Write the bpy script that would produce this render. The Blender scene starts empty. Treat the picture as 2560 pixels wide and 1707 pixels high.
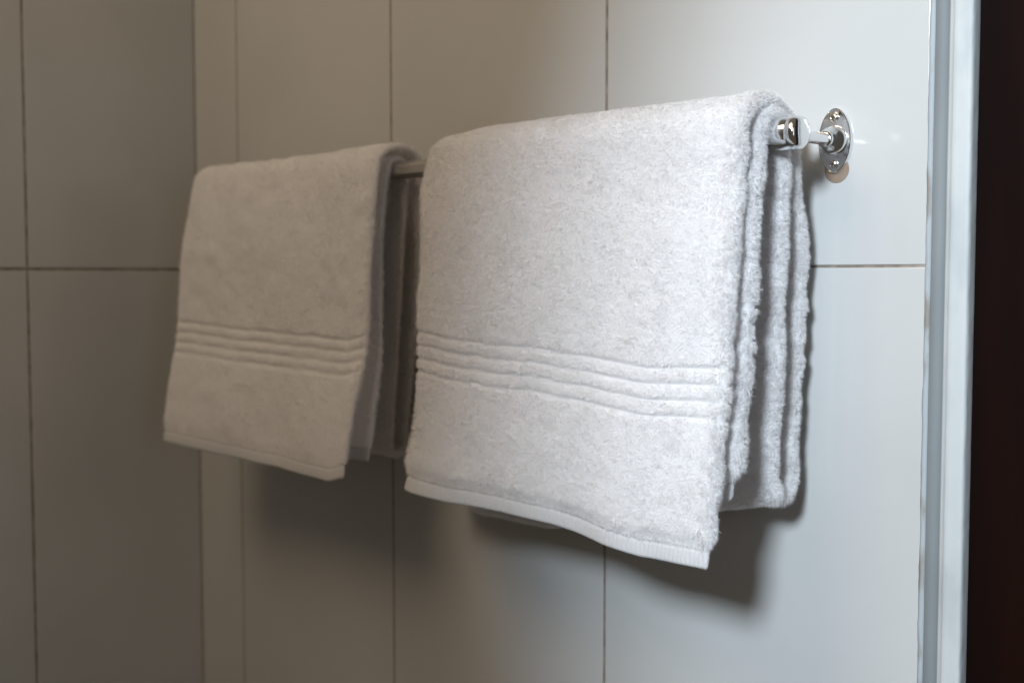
import bpy, bmesh, math
import numpy as np
from mathutils import Vector, Matrix
R = math.radians
scene = bpy.context.scene
COL = scene.collection

# ------------------------------------------------------------------ camera
cam = bpy.data.cameras.new('camera')
cam.lens = 41.5; cam.sensor_width = 36; cam.clip_start = .02; cam.clip_end = 50
cam.dof.use_dof = True; cam.dof.focus_distance = .875; cam.dof.aperture_fstop = 5.0
camo = bpy.data.objects.new('camera', cam); COL.objects.link(camo)
camo.location = (0, -.81, 0)
camo.rotation_euler = (R(90 - 3.25), 0, R(44.8))
scene.camera = camo

# ------------------------------------------------------------------ world and lights
world = bpy.data.worlds.new('World'); scene.world = world; world.use_nodes = True
bg = world.node_tree.nodes['Background']
bg.inputs[1].default_value = 1.0
_nt = world.node_tree          # the dim room around: pale floor, dark middle, slightly lighter ceiling
_tc = _nt.nodes.new('ShaderNodeTexCoord'); _sx = _nt.nodes.new('ShaderNodeSeparateXYZ')
_mr = _nt.nodes.new('ShaderNodeMapRange'); _mr.inputs[1].default_value = -1; _mr.inputs[2].default_value = 1
_cr = _nt.nodes.new('ShaderNodeValToRGB'); _e = _cr.color_ramp.elements
_e[0].position = 0; _e[0].color = (.08, .06, .038, 1); _e[1].position = 1; _e[1].color = (.14, .12, .095, 1)
for _p, _c in ((.30, (.08, .06, .038)), (.38, (.056, .043, .030)), (.60, (.056, .043, .028)), (.72, (.13, .11, .085))):
    _n = _e.new(_p); _n.color = (*_c, 1)
_nt.links.new(_tc.outputs['Generated'], _sx.inputs[0]); _nt.links.new(_sx.outputs['Z'], _mr.inputs[0])
_nt.links.new(_mr.outputs[0], _cr.inputs[0])
_m2 = _nt.nodes.new('ShaderNodeMapRange'); _m2.interpolation_type = 'SMOOTHSTEP'   # dim fill added on the right side, to lighten the gaps between towel layers
_m2.inputs[1].default_value = .35; _m2.inputs[2].default_value = .85
_mx = _nt.nodes.new('ShaderNodeMix'); _mx.data_type = 'RGBA'; _mx.inputs[7].default_value = (.07, .065, .055, 1)
_nt.links.new(_sx.outputs['X'], _m2.inputs[0]); _nt.links.new(_m2.outputs[0], _mx.inputs[0])
_nt.links.new(_cr.outputs[0], _mx.inputs[6]); _nt.links.new(_mx.outputs[2], bg.inputs[0])

def lamp(name, kind, loc, target, energy, color, **kw):
    l = bpy.data.lights.new(name, kind); l.energy = energy; l.color = color
    for k, v in kw.items(): setattr(l, k, v)
    o = bpy.data.objects.new(name, l); COL.objects.link(o); o.location = loc
    o.rotation_euler = (Vector(target) - Vector(loc)).to_track_quat('-Z', 'Y').to_euler()
    return o
lamp('window_light', 'SPOT', (-.04, -1.50, .57), (.17, 0, -.05), 163, (.75, .88, 1.0),
     shadow_soft_size=.155, spot_size=R(61.4), spot_blend=.15)
lamp('room_light', 'AREA', (-.82, -1.20, 1.12), (-.85, 0, .1), 9.9, (1.0, .80, .58), shape='DISK', size=.85)
lamp('doorway_light', 'AREA', (.80, -.85, .15), (-.8, 0, 0), 1.7, (.82, .92, 1.0), shape='RECTANGLE', size=.35, size_y=1.0)
lamp('ceiling_spot', 'POINT', (.35, -1.35, 1.15), (0, 0, 0), .5, (1.0, .70, .40), shadow_soft_size=.022)
lamp('ceiling_spot', 'POINT', (-.15, -1.75, 1.25), (0, 0, 0), .5, (1.0, .70, .40), shadow_soft_size=.022)

scene.view_settings.view_transform = 'Standard'; scene.view_settings.look = 'None'
scene.view_settings.exposure = 0; scene.view_settings.gamma = 1
scene.render.engine = 'CYCLES'
scene.cycles.max_bounces = 10; scene.cycles.diffuse_bounces = 8; scene.cycles.glossy_bounces = 5

# ------------------------------------------------------------------ helpers
def tag(o, label=None, cat=None, group=None, kind=None):
    if label: o['label'] = label
    if cat: o['category'] = cat
    if group: o['group'] = group
    if kind: o['kind'] = kind
    return o
def empty(name, loc, label, cat, group=None):
    o = bpy.data.objects.new(name, None); COL.objects.link(o); o.location = loc
    o.empty_display_size = .05
    return tag(o, label, cat, group)
def link(name, me, mats, parent=None, smooth=True):
    o = bpy.data.objects.new(name, me); COL.objects.link(o)
    for m in (mats if isinstance(mats, (list, tuple)) else [mats]): me.materials.append(m)
    if smooth: me.shade_smooth()
    if parent:
        o.parent = parent
        t = parent; off = Vector((0, 0, 0))
        while t: off += t.location; t = t.parent
        o.location = -off                      # meshes are written in world coordinates
    return o
def np_mesh(name, V, quads=None, tris=None):
    me = bpy.data.meshes.new(name)
    V = np.asarray(V, dtype=np.float32)
    q = np.zeros((0, 4), int) if quads is None else np.asarray(quads)
    t = np.zeros((0, 3), int) if tris is None else np.asarray(tris)
    me.vertices.add(len(V)); me.vertices.foreach_set('co', V.ravel())
    me.loops.add(4 * len(q) + 3 * len(t)); me.polygons.add(len(q) + len(t))
    me.loops.foreach_set('vertex_index', np.concatenate([q.ravel(), t.ravel()]).astype(np.int32))
    st = np.concatenate([np.arange(len(q)) * 4, 4 * len(q) + np.arange(len(t)) * 3]).astype(np.int32)
    me.polygons.foreach_set('loop_start', st)
    me.update(calc_edges=True); me.validate()
    return me
def bm_mesh(name, bm):
    bmesh.ops.recalc_face_normals(bm, faces=bm.faces)
    me = bpy.data.meshes.new(name); bm.to_mesh(me); bm.free(); return me
def add_box(bm, x0, x1, y0, y1, z0, z1, bev=0, seg=2):
    r = bmesh.ops.create_cube(bm, size=1)
    for v in r['verts']:
        v.co = Vector(((x0 + x1) / 2 + v.co.x * (x1 - x0), (y0 + y1) / 2 + v.co.y * (y1 - y0), (z0 + z1) / 2 + v.co.z * (z1 - z0)))
    if bev:
        es = list({e for v in r['verts'] for e in v.link_edges})
        bmesh.ops.bevel(bm, geom=es, offset=bev, segments=seg, affect='EDGES', profile=.5)
def lathe(bm, prof, origin, axis, n=48, sides_fn=None, phase=0.0):
    """prof: (distance along axis, radius)"""
    axis = Vector(axis).normalized(); up = Vector((0, 0, 1)); side = axis.cross(up).normalized(); up = side.cross(axis)
    rings = []
    for (d, r) in prof:
        ring = []
        for i in range(n):
            a = 2 * math.pi * i / n + phase
            rr = r * (sides_fn(a, d) if sides_fn else 1)
            ring.append(bm.verts.new(Vector(origin) + axis * d + side * (rr * math.cos(a)) + up * (rr * math.sin(a))))
        rings.append(ring)
    for a, b in zip(rings, rings[1:]):
        for i in range(n):
            bm.faces.new((a[i], a[(i + 1) % n], b[(i + 1) % n], b[i]))
    bm.faces.new(rings[0]); bm.faces.new(list(reversed(rings[-1])))

_rng = np.random.default_rng(7)
_LAT = _rng.uniform(-1, 1, (64, 256, 256))
def vnoise(u, v, k=0):
    L = _LAT[k % 64]
    iu = np.floor(u).astype(int); iv = np.floor(v).astype(int)
    fu = u - iu; fv = v - iv
    fu = fu * fu * (3 - 2 * fu); fv = fv * fv * (3 - 2 * fv)
    g = lambda a, b: L[a % 256, b % 256]
    return (g(iu, iv) * (1 - fu) + g(iu + 1, iv) * fu) * (1 - fv) + (g(iu, iv + 1) * (1 - fu) + g(iu + 1, iv + 1) * fu) * fv

# ------------------------------------------------------------------ materials
def mat(name, color, rough=.5, metal=0.0, **kw):
    m = bpy.data.materials.new(name); m.use_nodes = True
    b = m.node_tree.nodes['Principled BSDF']
    b.inputs['Base Color'].default_value = (*color, 1); b.inputs['Roughness'].default_value = rough
    b.inputs['Metallic'].default_value = metal
    for k, v in kw.items(): b.inputs[k.replace('_', ' ')].default_value = v
    return m, m.node_tree, b
def noise_mix(nt, b, c1, c2, scale, detail=3, lo=.35, hi=.65, vec=None):
    tc = nt.nodes.new('ShaderNodeTexCoord'); n = nt.nodes.new('ShaderNodeTexNoise')
    n.inputs['Scale'].default_value = scale; n.inputs['Detail'].default_value = detail
    src = tc.outputs['Object']
    if vec:
        mp = nt.nodes.new('ShaderNodeMapping'); mp.inputs['Scale'].default_value = vec
        nt.links.new(src, mp.inputs[0]); src = mp.outputs[0]
    nt.links.new(src, n.inputs['Vector'])
    cr = nt.nodes.new('ShaderNodeValToRGB')
    cr.color_ramp.elements[0].position = lo; cr.color_ramp.elements[0].color = (*c1, 1)
    cr.color_ramp.elements[1].position = hi; cr.color_ramp.elements[1].color = (*c2, 1)
    nt.links.new(n.outputs['Fac'], cr.inputs[0]); nt.links.new(cr.outputs[0], b.inputs['Base Color'])
    return n
def bump(nt, b, scale, strength, dist=.001, detail=2, vec=None):
    tc = nt.nodes.new('ShaderNodeTexCoord'); n = nt.nodes.new('ShaderNodeTexNoise')
    n.inputs['Scale'].default_value = scale; n.inputs['Detail'].default_value = detail
    src = tc.outputs['Object']
    if vec:
        mp = nt.nodes.new('ShaderNodeMapping'); mp.inputs['Scale'].default_value = vec
        nt.links.new(src, mp.inputs[0]); src = mp.outputs[0]
    nt.links.new(src, n.inputs['Vector'])
    bp = nt.nodes.new('ShaderNodeBump'); bp.inputs['Strength'].default_value = strength; bp.inputs['Distance'].default_value = dist
    nt.links.new(n.outputs['Fac'], bp.inputs['Height']); nt.links.new(bp.outputs[0], b.inputs['Normal'])

M_tile, nt, b = mat('glazed_tile', (.60, .61, .60), .08)
noise_mix(nt, b, (.462, .458, .446), (.492, .486, .474), 5, 4)
bump(nt, b, 7, .35, .002, 3)
def rough_noise(nt, b, scale, lo, hi):
    tc = nt.nodes.new('ShaderNodeTexCoord'); n = nt.nodes.new('ShaderNodeTexNoise')
    n.inputs['Scale'].default_value = scale; n.inputs['Detail'].default_value = 6; n.inputs['Roughness'].default_value = .65
    mr = nt.nodes.new('ShaderNodeMapRange'); mr.inputs[1].default_value = .35; mr.inputs[2].default_value = .7
    mr.inputs[3].default_value = lo; mr.inputs[4].default_value = hi
    nt.links.new(tc.outputs['Object'], n.inputs['Vector']); nt.links.new(n.outputs['Fac'], mr.inputs[0]); nt.links.new(mr.outputs[0], b.inputs['Roughness'])
rough_noise(nt, b, 14, .055, .17)
M_grout, nt, b = mat('grout', (.16, .12, .09), .9)
noise_mix(nt, b, (.15, .118, .09), (.32, .27, .225), 70, 4)

def cloth_mat(name, rib=False, col=(.925, .91, .91)):
    m = bpy.data.materials.new(name); m.use_nodes = True; nt = m.node_tree
    b = nt.nodes['Principled BSDF']; out = nt.nodes['Material Output']
    b.inputs['Base Color'].default_value = (*col, 1); b.inputs['Roughness'].default_value = 1
    b.inputs['Specular IOR Level'].default_value = .1
    b.inputs['Sheen Weight'].default_value = .15
    tr = nt.nodes.new('ShaderNodeBsdfTranslucent'); tr.inputs[0].default_value = (*col, 1)
    mx = nt.nodes.new('ShaderNodeMixShader'); mx.inputs[0].default_value = .48 if not rib else .08
    nt.links.new(b.outputs[0], mx.inputs[1]); nt.links.new(tr.outputs[0], mx.inputs[2]); nt.links.new(mx.outputs[0], out.inputs[0])
    if rib:
        tc = nt.nodes.new('ShaderNodeTexCoord'); w = nt.nodes.new('ShaderNodeTexWave')
        w.wave_type = 'BANDS'; w.bands_direction = 'X'; w.inputs['Scale'].default_value = 75
        w.inputs['Distortion'].default_value = 3.5; w.inputs['Detail'].default_value = 1; w.inputs['Detail Scale'].default_value = 3
        bp = nt.nodes.new('ShaderNodeBump'); bp.inputs['Strength'].default_value = .36; bp.inputs['Distance'].default_value = .0006
        nt.links.new(tc.outputs['Object'], w.inputs['Vector']); nt.links.new(w.outputs['Fac'], bp.inputs['Height'])
        nt.links.new(bp.outputs[0], b.inputs['Normal'])
    return m
M_terry = cloth_mat('white_terry'); M_hem = cloth_mat('woven_hem', True, (.56, .55, .555))

M_chrome, nt, b = mat('chrome', (.80, .81, .82), .07, 1.0)
bump(nt, b, 60, .08, .0004)
rough_noise(nt, b, 160, .05, .20)
M_steel, nt, b = mat('brushed_steel', (.66, .63, .59), .34, 1.0)
bump(nt, b, 300, .08, .0003, 2, (.05, 1, 1))
M_screw, _, _ = mat('screw_steel', (.62, .56, .48), .22, 1.0)
M_slot, _, _ = mat('screw_slot', (.03, .025, .02), .6)
M_plug, nt, b = mat('tan_plastic', (.42, .30, .23), .5)
noise_mix(nt, b, (.22, .155, .11), (.28, .20, .145), 120)
M_paint, nt, b = mat('white_paint', (.66, .70, .71), .6)
noise_mix(nt, b, (.38, .40, .405), (.46, .475, .475), 22, 5, .30, .48, (1, 1, .5))
bump(nt, b, 45, .5, .0025, 4, (1, 1, .45))
M_seal, nt, b = mat('sealant', (.50, .56, .60), .8)
noise_mix(nt, b, (.24, .22, .20), (.34, .37, .39), 60, 4, .38, .5, (1, 1, .35))
M_alu, nt, b = mat('grey_profile', (.24, .26, .275), .7)
noise_mix(nt, b, (.15, .165, .172), (.19, .205, .21), 25, 4, .3, .7, (1, 1, .25))
M_door, nt, b = mat('dark_brown_wood', (.010, .004, .003), .6, Specular_IOR_Level=.04)
noise_mix(nt, b, (.0035, .0015, .0013), (.009, .0028, .0018), 8, 4, .3, .7, (3, 3, .3))

# ------------------------------------------------------------------ walls (tile mosaic with real joints)
CX = -1.386            # inside corner
def tiled(name, joints, zj, to_world, label, gz=.0010):
    """joints/zj are the joint centres; every tile is a bevelled slab, the grout lies behind"""
    bm = bmesh.new(); g = .0014
    mats = []
    for u0, u1 in zip(joints, joints[1:]):
        for z0, z1 in zip(zj, zj[1:]):
            add_box(bm, u0 + g, u1 - g, 0, .008, z0 + gz, z1 - gz, .0007, 2)
    old = set(bm.faces)
    add_box(bm, joints[0], joints[-1], .0009, .02, zj[0], zj[-1])
    for f in bm.faces: f.material_index = 0 if f in old else 1
    for v in bm.verts: v.co = to_world(v.co)
    me = bm_mesh(name, bm)
    o = link(name, me, [M_tile, M_grout], smooth=False)
    return tag(o, label, None, None, 'structure')
TW = .300
zj = [-1.2 + .0060, -.6 + .0060, .0060, .6 + .0060, 1.2 + .0060]
xe = -.3855                                   # tile ends at the door profile
j = [xe]
x = -.6863
while x > CX + .01: j.append(x); x -= TW
j.append(CX - .001)
tiled('wall', j[::-1], zj, lambda c: Vector((c.x, c.y, c.z)), 'white glazed tile wall behind the towel rail')
jy = [.0008, -.2235, -.5235, -.8235, -1.1235, -1.4235, -1.7235]
def side(c): return Vector((CX - c.y, c.x, c.z))
tiled('side_wall', jy[::-1], zj, side, 'tiled side wall at the left corner', .0016)

# ------------------------------------------------------------------ door edge
df = empty('door_frame', (-.34, .05, -1.1915), 'white painted door frame edge with a grey strip, right of the tiles', 'door frame')
Z0, Z1 = -1.19, 1.2
def strip(name, pts, m, nz=500, amp=None, k=0, wave_idx=()):
    """vertical extrusion of an open xy outline; listed points wander slightly with height"""
    zs = np.linspace(Z0, Z1, nz); P = []
    for i, (px, py) in enumerate(pts):
        dx = np.zeros(nz); dy = np.zeros(nz)
        if i in wave_idx:
            dx = amp * (vnoise(zs * 55, zs * 0 + i, k) * .6 + vnoise(zs * 170, zs * 0 + i, k + 1) * .4)
            dy = .3 * amp * vnoise(zs * 70, zs * 0 + i, k + 2)
        P.append(np.stack([px + dx, py + dy, zs], 1))
    P = np.stack(P, 1); n = len(pts)
    idx = np.arange(nz * n).reshape(nz, n); nx = np.roll(idx, -1, axis=1)
    q = np.stack([idx[:-1], nx[:-1], nx[1:], idx[1:]], -1).reshape(-1, 4)
    me = np_mesh(name, P.reshape(-1, 3), q)
    o = link(name, me, m, df, smooth=False); return o
strip('sealant', [(-.3865, .004), (-.3870, -.0004), (-.3855, -.0012), (-.3826, -.0014), (-.3822, .004)], M_seal, 700, .0006, 3, (1, 2))
strip('metal_strip', [(-.3823, .006), (-.3824, -.0010), (-.3819, -.0016), (-.3719, -.0016), (-.3715, .006)], M_alu, 40)
strip('casing', [(-.3716, .05), (-.3714, -.0024), (-.3700, -.0032), (-.3682, -.0036), (-.3672, -.0052), (-.3655, -.0060), (-.3630, -.0058), (-.3600, -.0056), (-.3565, -.0056),
                 (-.3544, -.0053), (-.3534, -.0042), (-.3531, -.0020), (-.3530, .0025), (-.3530, .05)], M_paint, 900, .00030, 9, (3, 4, 5, 6, 7, 8, 9, 10, 11))
bm = bmesh.new(); add_box(bm, -.3526, .55, .0030, .045, -1.19, 1.2, .001)
dr = link('door', bm_mesh('door', bm), M_door, None, False)
tag(dr, 'dark brown door at the right edge, beyond the white frame', 'door')

# ------------------------------------------------------------------ towel rail
BX0, BY, BZ = -.4595, -.067, .1005      # right post
BX1 = -1.235
rail = empty('towel_rail', (BX0, 0, BZ), 'chrome towel rail screwed to the tiles, holding both towels', 'towel rail')
bm = bmesh.new()   # hexagonal bar
def hexr(a, d): return 1.0
lathe(bm, [(0, .0085), (BX0 - BX1 - .024, .0085)], (BX0 - .012, BY, BZ), (-1, 0, 0), 6, None, math.pi / 6)
o = link('bar', bm_mesh('bar', bm), M_steel, rail, False)
md = o.modifiers.new('bevel', 'BEVEL'); md.width = .0008; md.segments = 2
def rail_end(px, sgn):
    # knob: axis along the bar
    bm = bmesh.new()
    pr = [(-.0285, .0076), (-.0282, .0082), (-.0200, .0084), (-.0185, .0086), (-.0176, .0094), (-.0150, .0104), (-.0120, .0111), (-.0090, .01155), (-.0050, .0118), (-.0010, .01165), (.0025, .0113), (.0044, .0110),
          (.0046, .0113), (.0049, .0118), (.0054, .01205), (.0094, .0120), (.0110, .0112), (.0120, .0094), (.0126, .006), (.0128, .0005)]
    lathe(bm, pr, (px, BY, BZ), (sgn, 0, 0), 56)
    k = link('knob', bm_mesh('knob', bm), M_chrome, rail)
    bm = bmesh.new()
    lathe(bm, [(-.010, .0048), (.010, .0046), (.0555, .0046), (.058, .0050)], (px, BY, BZ), (0, 1, 0), 32)
    link('post', bm_mesh('post', bm), M_chrome, rail)
    # flange plate: upright oval with a bevelled rim and a turned boss
    bm = bmesh.new(); n = 72; rings = []
    for (s, y) in ((1.0, -.0003), (1.0, -.0016), (.97, -.0026), (.93, -.0029), (.90, -.0027), (.5, -.0034), (.2, -.0040)):
        ring = []
        for i in range(n):
            a = 2 * math.pi * i / n
            hx = .0138 * math.cos(a); hz = .0245 * math.sin(a)
            t = abs(math.sin(a)) ** 3
            hx *= 1 - .12 * t
            d = (1 - s) * .012
            L = math.hypot(hx, hz)
            ring.append(bm.verts.new((px + hx * (s if s < .85 else (1 - d / L * 1.0)), y, BZ + hz * (s if s < .85 else (1 - d / L)))))
        rings.append(ring)
    for a_, b_ in zip(rings, rings[1:]):
        for i in range(n): bm.faces.new((a_[i], a_[(i + 1) % n], b_[(i + 1) % n], b_[i]))
    bm.faces.new(rings[-1]); bm.faces.new(rings[0][::-1])
    fl = link('flange', bm_mesh('flange', bm), M_chrome, rail)
    md = fl.modifiers.new('edge', 'EDGE_SPLIT'); md.split_angle = R(35)
    bm = bmesh.new()
    lathe(bm, [(0, .0110), (.0020, .0112), (.0050, .0107), (.0060, .0093), (.0110, .0076), (.0125, .0062), (.0130, .0060), (.0138, .0062), (.0150, .0060), (.0156, .0050), (.0158, .0046)],
          (px, -.0022, BZ), (0, -1, 0), 48)
    link('boss', bm_mesh('boss', bm), M_chrome, fl)
    for dz in (.0174, -.0174):
        bm = bmesh.new()
        lathe(bm, [(0, .0040), (.0004, .00395), (.0007, .0034), (.0004, .0031)], (px, -.0027, BZ + dz), (0, -1, 0), 32)
        link('screw_washer', bm_mesh('screw_washer', bm), M_chrome, fl)
        bm = bmesh.new()
        lathe(bm, [(0, .0029), (.0008, .0028), (.0014, .0021), (.0016, .0010), (.00165, .0002)], (px, -.0029, BZ + dz), (0, -1, 0), 28)
        old = set(bm.faces)
        for ang in (.5, .5 + math.pi / 2):
            r = bmesh.ops.create_cube(bm, size=1)
            for v in r['verts']:
                c = Vector((v.co.x * .0030, v.co.y * .0005, v.co.z * .0005))
                c = Matrix.Rotation(ang, 3, 'Y') @ c
                v.co = c + Vector((px, -.0045, BZ + dz))
        for f in bm.faces: f.material_index = 0 if f in old else 1
        link('screw', bm_mesh('screw', bm), [M_screw, M_slot], fl)
rail_end(BX0, 1); rail_end(BX1, -1)
bm = bmesh.new()
lathe(bm, [(0, .0103), (.0010, .0103), (.0014, .0099), (.0014, .0001)], (BX0 + .001, -.0001 + .0, BZ - .0215), (0, -1, 0), 48)
# sits under the plate edge, flush with the tiles
for v in bm.verts: v.co.y *= .14
o = link('plastic_cap', bm_mesh('plastic_cap', bm), M_plug)
tag(o, 'tan round cap on the tiles peeking out below the chrome flange', 'cap')

# ------------------------------------------------------------------ towels
def catmull(P, n):
    """P (k, nW, 2) control points -> (n, nW, 2), roughly even spacing"""
    P = np.asarray(P); k = len(P)
    ext = np.concatenate([2 * P[:1] - P[1:2], P, 2 * P[-1:] - P[-2:-1]])
    seg = 24; out = []
    for i in range(k - 1):
        p0, p1, p2, p3 = ext[i], ext[i + 1], ext[i + 2], ext[i + 3]
        for j in range(seg):
            t = j / seg
            out.append(.5 * ((2 * p1) + (-p0 + p2) * t + (2 * p0 - 5 * p1 + 4 * p2 - p3) * t * t + (-p0 + 3 * p1 - 3 * p2 + p3) * t ** 3))
    out.append(P[-1]); out = np.stack(out)
    return out

def make_towel(name, label, xr, xl, prm, T, pile, dens, seed, tuft_w, step=.002):
    rng = np.random.default_rng(seed)
    W = xr - xl
    nW = int(W / step) + 1
    w = np.linspace(0, 1, nW)                     # 0 = right edge
    f = lambda key: np.interp(w, *prm[key])
    arc = []
    r2, r1 = prm['r2'], prm['r1']
    zo, zi, zb = f('hem_outer'), f('hem_inner'), f('fold')
    one = np.ones(nW)
    def P(y, z): arc.append(np.stack([y * one, z * one], 1))
    yo = [f(k) for k in ('yo_bot', 'yo_mid', 'yo_top')]
    P(yo[0], zo); P(yo[0] * .67 + yo[1] * .33, zo * .70); P(yo[1], zo * .35); P((yo[1] + yo[2]) / 2, 0.0 * one + .02); P(yo[2], BZ - .035)
    top = f('top_lift')
    for a in (165, 135, 110, 85, 60, 30, 5):
        P(BY + prm.get('oval', 1.15) * r2 * math.cos(R(a)), BZ + r2 * math.sin(R(a)) + top * math.sin(R(a)))
    yb = prm['y_back']; yc = prm['y_inback']
    P(yb * .4 + .6 * (BY + r2), BZ - .03); P(yb, .02); P(yb, zb * .5); P(yb - .001, zb * .82 - .002)
    cy = (yb + yc) / 2; rr = abs(yb - yc) / 2
    P(yb - .0005, zb + rr * 1.2); P(cy + rr * .62, zb + rr * .22); P(cy, zb); P(cy - rr * .72, zb + rr * .25); P(yc - .0015, zb + rr * 1.3)
    P(yc - .0005, zb * .8); P(yc, zb * .45); P(yc + .001, .02)
    P(BY + r1 * 1.05, BZ - .02)
    for a in (20, 60, 90, 120, 160): P(BY + r1 * math.cos(R(a)), BZ + r1 * math.sin(R(a)))
    yi = [f(k) for k in ('yi_top', 'yi_mid', 'yi_bot')]
    P(yi[0], BZ - .04); P((yi[0] + yi[1]) / 2, .02 * one); P(yi[1], zi * .4); P(yi[1] * .4 + yi[2] * .6, zi * .72); P(yi[2], zi)
    C = catmull(arc, 0)                           # (n, nW, 2)
    d = np.sqrt((np.diff(C, axis=0) ** 2).sum(-1)); L = np.concatenate([np.zeros((1, nW)), np.cumsum(d, 0)])
    Lm = L[:, nW // 2]; tot = L[-1]
    nT = int(Lm[-1] / step) + 1
    # even spacing, measured from the outer hem on one half and from the inner hem on the other
    base = np.concatenate([np.linspace(0, .016, 17)[:-1], np.linspace(.016, Lm[-1] - .016, nT), Lm[-1] - np.linspace(0, .016, 17)[::-1][1:]])
    s01 = base / Lm[-1]
    Q = np.empty((len(base), nW, 2)); 
    for c in range(nW):
        # keep borders at a constant distance from both hems
        sc = np.where(base < Lm[-1] / 2, base, tot[c] - (Lm[-1] - base))
        bl = np.clip((s01 - .35) / .3, 0, 1); bl = bl * bl * (3 - 2 * bl)
        sc = base * (1 - bl) + (tot[c] - (Lm[-1] - base)) * bl
        Q[:, c, 0] = np.interp(sc, L[:, c], C[:, c, 0]); Q[:, c, 1] = np.interp(sc, L[:, c], C[:, c, 1])
    n = len(base)
    tan = np.gradient(Q, axis=0); tan /= np.linalg.norm(tan, axis=-1, keepdims=True) + 1e-12
    N = np.stack([-tan[..., 1], tan[..., 0]], -1)
    X = xr - W * w[None, :] * np.ones((n, 1))
    S = base[:, None] * np.ones((1, nW)); E = (Lm[-1] - base)[:, None]
    # soft waves, stronger low down and zero at the rail
    down = np.clip((BZ - Q[..., 1]) / .32, 0, 1) ** 1.3
    layer = (s01 > .5)[:, None] * 3.1
    wave = prm['wave'] * down * (vnoise(X * 11 + seed, Q[..., 1] * 3 + layer * 0, seed) + .45 * vnoise(X * 26, Q[..., 1] * 7, seed + 1))
    front = (Q[..., 0] < BY)
    Q[..., 0] += np.where(front, wave, wave * .3)
    if 'crease' in prm:
        for (cx_, cz_, dx_, dz_, am) in prm['crease']:
            g = np.exp(-((X - cx_) / dx_) ** 2 - ((Q[..., 1] - cz_) / dz_) ** 2)
            Q[..., 0] += np.where(front, am * g, 0)
    # edges drift a little per layer
    ex = prm['edge_shift']; er = np.interp(s01, *ex)
    er = er + prm['edge_noise'] * (vnoise(base * 22, base * 0 + seed, seed + 5) * .6 + vnoise(base * 75, base * 0, seed + 6) * .4)
    wr = np.clip(1 - (w * W) / .12, 0, 1) ** 2; wl = np.clip(1 - ((1 - w) * W) / .05, 0, 1) ** 2
    if 'left_shift' in prm:
        el = np.interp(s01, *prm['left_shift']); wk = np.clip((w - .45) / .55, 0, 1) ** 2
        X = X + el[:, None] * wk[None]
    X = X + er[:, None] * wr[None] + (prm['edge_noise'] * vnoise(base * 30, base * 0 + 9, seed + 7))[:, None] * wl[None]
    # half-thickness
    e0 = np.minimum(S, E)
    hem_w = prm['hem_w']
    th = np.full((n, nW), T / 2)
    hemT = .0013 + .0004 * np.sin(np.clip(e0 / hem_w, 0, 1) * math.pi)
    tt = np.clip((e0 - hem_w) / .012, 0, 1); tt = tt * tt * (3 - 2 * tt)
    th = hemT + (th - hemT) * tt
    th *= np.sqrt(np.clip(e0 / .0012, 0.02, 1))
    th -= .0007 * np.exp(-((e0 - (hem_w - .0012)) / .0007) ** 2)
    # woven grooves of the border
    gro = np.zeros((n, nW))
    g0, gp = prm['groove'], prm['pitch']
    wob = .0008 * vnoise(X * 30, S * 0, seed + 11) + .0006 * vnoise(X * 90, S * 0, seed + 12)
    for k in range(4):
        gro = np.maximum(gro, np.exp(-((e0 + wob - (g0 + k * gp)) / prm['gw']) ** 4))
    th_o = th - gro * prm['gd'] + tt * (1 - gro) * (.0004 * vnoise(X * 200, S * 200, seed + 13) + prm.get('mottle', .0007) * vnoise(X * 70, S * 60, seed + 14))
    th_i = th - gro * prm['gd'] * .8
    # ring of the cross-section: outer side, left edge, inner side, right edge
    m = 6
    Xd = np.array([1.0, 0, 0])
    def pt(col, on, ox):
        y = Q[:, col, 0] + N[:, col, 0] * on; z = Q[:, col, 1] + N[:, col, 1] * on
        return np.stack([X[:, col] + ox, y, z], 1)
    ring = []; fx = []
    for c in range(nW): ring.append(pt(c, th_o[:, c], 0)); fx.append((c, 1))
    for i in range(1, m):
        a = math.pi * i / m; ring.append(pt(nW - 1, th[:, -1] * math.cos(a), -th[:, -1] * math.sin(a) * 1.1)); fx.append((nW - 1, 2))
    for c in range(nW - 1, -1, -1): ring.append(pt(c, -th_i[:, c], 0)); fx.append((c, -1))
    for i in range(1, m):
        a = math.pi * i / m; ring.append(pt(0, -th[:, 0] * math.cos(a), th[:, 0] * math.sin(a) * 1.1)); fx.append((0, 2))
    G = np.stack(ring, 1)                         # (n, nr, 3)
    nr = G.shape[1]
    colw = np.array([w[c] for c, _ in fx]); sideflag = np.array([s for _, s in fx])
    idx = np.arange(n * nr).reshape(n, nr); nx = np.roll(idx, -1, axis=1)
    quads = np.stack([idx[:-1], idx[1:], nx[1:], nx[:-1]], -1)      # (n-1, nr, 4)
    # tufts -------------------------------------------------------------
    Vf = G.reshape(-1, 3)
    A = Vf[quads[..., 0]]; B = Vf[quads[..., 1]]; Cc = Vf[quads[..., 2]]; D = Vf[quads[..., 3]]
    cr = np.cross(Cc - A, D - B); area = .5 * np.linalg.norm(cr, axis=-1)
    nrm = cr / (2 * area[..., None] + 1e-12)
    sgn = np.sign((nrm[n // 4, nW // 2] * np.array([0, N[n // 4, nW // 2, 0], N[n // 4, nW // 2, 1]])).sum()); nrm *= sgn
    rowS = (base[:-1] + base[1:]) / 2; rowE = Lm[-1] - rowS; e1 = np.minimum(rowS, rowE)
    wq = colw * W
    Zc = (A[..., 2] + Cc[..., 2]) / 2
    vis = np.zeros(quads.shape[:2])
    outer_part = (rowS < .36 + .14)[:, None] & (sideflag == 1)[None]
    vis[outer_part] = 1
    vis[:, wq < .075] = 1
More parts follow.
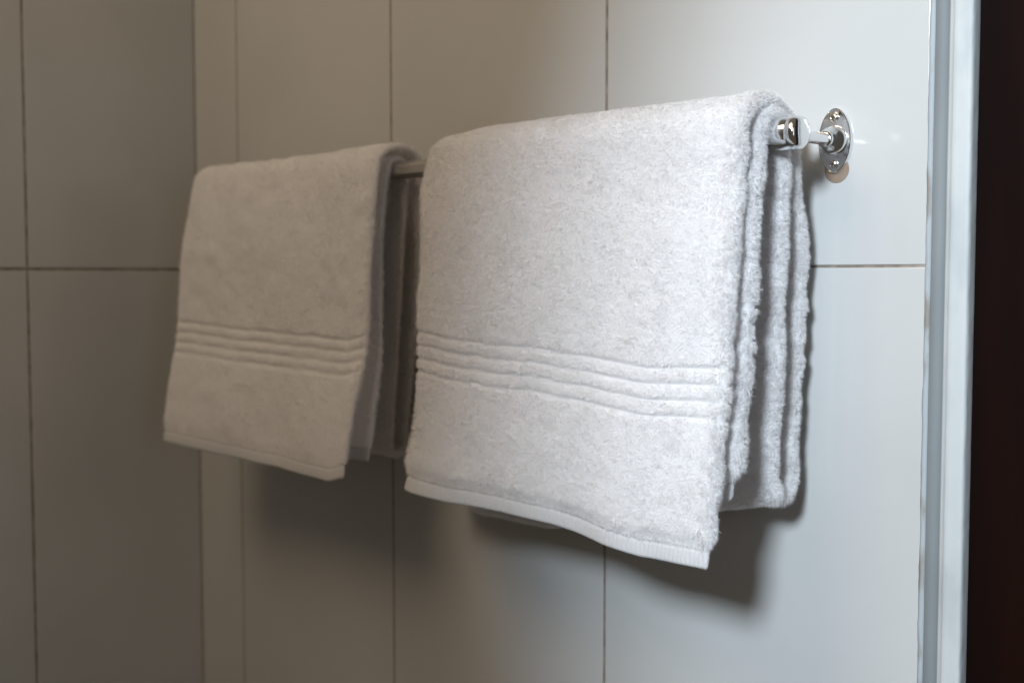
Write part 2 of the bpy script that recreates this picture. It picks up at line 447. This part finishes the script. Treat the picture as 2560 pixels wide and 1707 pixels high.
    vis[:, wq > W - .02] = np.maximum(vis[:, wq > W - .02], .7)
    low = Zc < (zb.min() + .06); vis[low & (Q[:-1, :1, 0] > BY)] = np.maximum(vis[low & (Q[:-1, :1, 0] > BY)], .8)
    pm = np.maximum(np.clip((e1 - hem_w) / .0015, 0, 1), .16)[:, None] * np.ones((1, nr))
    # no pile in grooves
    grr = np.concatenate([gro, gro[:, -1:].repeat(m - 1, 1), gro[:, ::-1], gro[:, :1].repeat(m - 1, 1)], 1)
    pm = pm * (1 - np.clip(grr[:-1] * 1.3, 0, 1))
    edge_boost = np.where((sideflag == 2), 1.3, 1.0)[None]
    prob = area * vis * pm * edge_boost
    cnt = int(prob.sum() * dens * 1e6)
    flat = prob.ravel() / prob.sum()
    fi = np.searchsorted(np.cumsum(flat), rng.random(cnt)); fi = np.clip(fi, 0, len(flat) - 1)
    a, b2 = rng.random(cnt)[:, None], rng.random(cnt)[:, None]
    qa, qb, qc, qd = (x.reshape(-1, 3)[fi] for x in (A, B, Cc, D))
    pos = (qa * (1 - a) + qb * a) * (1 - b2) + (qd * (1 - a) + qc * a) * b2
    nn = nrm.reshape(-1, 3)[fi]
    Sx = pos[:, 0]; ri = fi // nr; Ss = base[ri]
    # tangent frame
    t1 = np.cross(nn, np.array([0, 0, 1.0])); t1 /= np.linalg.norm(t1, axis=1, keepdims=True) + 1e-9
    t2 = np.cross(nn, t1)
    q1, q2 = Sx, Ss + (sideflag[fi % nr] == -1) * 3.3
    q1e = q1 + (sideflag[fi % nr] == 2) * (pos[:, 1] * 3)
    c1 = 1.3 * vnoise(q1e * 240, q2 * 480, seed + 20) + .7 * vnoise(q1e * 60, q2 * 60, seed + 21)
    c2 = 1.3 * vnoise(q1e * 240, q2 * 480, seed + 22) + .7 * vnoise(q1e * 60, q2 * 60, seed + 23)
    hgt = 1 + .24 * vnoise(q1e * 240, q2 * 240, seed + 24) + .2 * vnoise(q1e * 45, q2 * 45, seed + 25)
    j1, j2 = rng.normal(0, .38, cnt), rng.normal(0, .38, cnt)
    dir1 = nn * .9 + t1 * (c1 * .55 + j1)[:, None] + t2 * (c2 * .55 + j2)[:, None] + np.array([0, 0, -.15])
    dir1 /= np.linalg.norm(dir1, axis=1, keepdims=True)
    k1, k2 = rng.normal(0, .55, cnt), rng.normal(0, .55, cnt)
    dir2 = nn * .15 + t1 * (c1 * .8 + k1)[:, None] + t2 * (c2 * .8 + k2)[:, None] + np.array([0, 0, -.45])
    dir2 /= np.linalg.norm(dir2, axis=1, keepdims=True)
    ln = pile * hgt * rng.uniform(.65, 1.25, cnt)
    isedge = (sideflag[fi % nr] == 2) | (wq[fi % nr] < .006)
    ln = ln * np.where(isedge, 1.5, 1.0)
    ln = ln * np.where(np.minimum(Ss, Lm[-1] - Ss) < hem_w - .0005, .38, 1.0)
    ln = ln[:, None]
    p0 = pos - nn * .0005
    p1 = p0 + dir1 * ln * .55
    p2 = p1 + (dir1 * .4 + dir2 * .8) * ln * .5
    rv = nn + rng.normal(0, .5, (cnt, 3)); sd = np.cross(dir1, rv); sd /= np.linalg.norm(sd, axis=1, keepdims=True) + 1e-9
    tw = (tuft_w * rng.uniform(.7, 1.3, cnt))[:, None]
    TV = np.stack([p0 - sd * tw, p0 + sd * tw, p1 + sd * tw * .8, p1 - sd * tw * .8, p2], 1)    # (cnt,5,3)
    # parts ---------------------------------------------------------------
    root = empty(name, (xr - W / 2, BY, BZ), label, 'towel', 'white towels on the rail')
    b0, b1 = g0 - .006, g0 + 3 * gp + .006
    def part(pn, r0, r1, mats):
        r0 = max(r0, 0); r1 = min(r1, n - 1)
        q = quads[r0:r1].reshape(-1, 4)
        V = [Vf[r0 * nr:(r1 + 1) * nr]]
        q = q - r0 * nr
        nV = len(V[0])
        sel = (ri >= r0) & (ri < r1)
        tv = TV[sel]; kk = len(tv)
        off = nV + np.arange(kk)[:, None] * 5
        tq = off + np.array([[0, 1, 2, 3]]); tt_ = off + np.array([[3, 2, 4]])
        me = np_mesh(pn, np.concatenate([V[0], tv.reshape(-1, 3)]), np.concatenate([q, tq]) if kk else q, tt_ if kk else None)
        return link(pn, me, mats, root)
    def row(s): return int(np.searchsorted(base, s))
    Lt = Lm[-1]
    part('hem', 0, row(hem_w), M_hem)
    part('terry_cloth', row(hem_w), row(b0), M_terry)
    part('striped_border', row(b0), row(b1), M_terry)
    part('terry_cloth', row(b1), row(Lt - b1), M_terry)
    part('striped_border', row(Lt - b1), row(Lt - b0), M_terry)
    part('terry_cloth', row(Lt - b0), row(Lt - hem_w), M_terry)
    part('hem', row(Lt - hem_w), n - 1, M_hem)
    print(name, 'tufts', cnt, 'rows', n, 'ring', nr, 'len', Lt)
    return root

near = dict(r2=.0272, r1=.0155, oval=1.25,
    hem_outer=([0, .2, .5, .85, 1], [-.206, -.2095, -.2015, -.1975, -.192]),
    hem_inner=([0, 1], [-.161, -.19]),
    fold=([0, .3, .7, .9, 1], [-.167, -.189, -.221, -.221, -.207]),
    yo_bot=([0, .15, 1], [-.128, -.124, -.118]), yo_mid=([0, 1], [-.114, -.110]), yo_top=([0, 1], [-.101, -.107]),
    yi_top=([0, 1], [-.0870, -.0870]), yi_mid=([0, 1], [-.092, -.094]), yi_bot=([0, 1], [-.103, -.100]),
    top_lift=([0, .4, .85, 1], [-.0025, -.0025, -.003, -.007]),
    y_back=-.0215, y_inback=-.0505, wave=.009, edge_noise=.0030,
    edge_shift=([0, .2, .3, .42, .5, .62, .75, 1], [0, 0, .001, -.001, -.002, 0, .004, .003]),
    left_shift=([0, .28, .42, .5, .6, .7, 1], [0, 0, -.028, -.054, -.028, 0, 0]),
    hem_w=.0135, groove=.1045, pitch=.0118, gw=.0020, gd=.0025, mottle=.0004,
    crease=[(-.805, -.215, .06, .055, -.021), (-.815, -.165, .012, .05, .012), (-.70, -.15, .02, .08, .004)])
make_towel('hand_towel', 'thick fluffy white terry towel hanging nearest the chrome knob', -.480, -.802, near,
           .0115, .0029, 3.4, 3, .00014)
far = dict(r2=.0225, r1=.0120, oval=1.25,
    hem_outer=([0, .08, .5, 1], [-.192, -.199, -.196, -.190]),
    hem_inner=([0, 1], [-.180, -.19]),
    fold=([0, 1], [-.182, -.18]),
    yo_bot=([0, .15, 1], [-.135, -.127, -.138]), yo_mid=([0, 1], [-.108, -.119]), yo_top=([0, 1], [-.100, -.104]),
    yi_top=([0, 1], [-.086, -.086]), yi_mid=([0, 1], [-.089, -.090]), yi_bot=([0, 1], [-.103, -.100]),
    top_lift=([0, .3, .6, 1], [.002, .0, -.001, .001]),
    y_back=-.034, y_inback=-.057, wave=.006, edge_noise=.0012,
    edge_shift=([0, .3, .42, .5, .6, .75, 1], [0, 0, -.017, -.031, -.020, -.004, -.002]),
    hem_w=.0130, groove=.102, pitch=.0115, gw=.0025, gd=.0021, mottle=.0012,
    crease=[(-1.02, -.15, .02, .08, .006), (-.95, -.17, .025, .05, -.004), (-1.10, -.14, .02, .05, -.004)])
make_towel('hand_towel', 'thinner white towel in the dim left part of the rail, near the corner', -.893, -1.222, far,
           .0048, .0024, 1.3, 11, .00022)
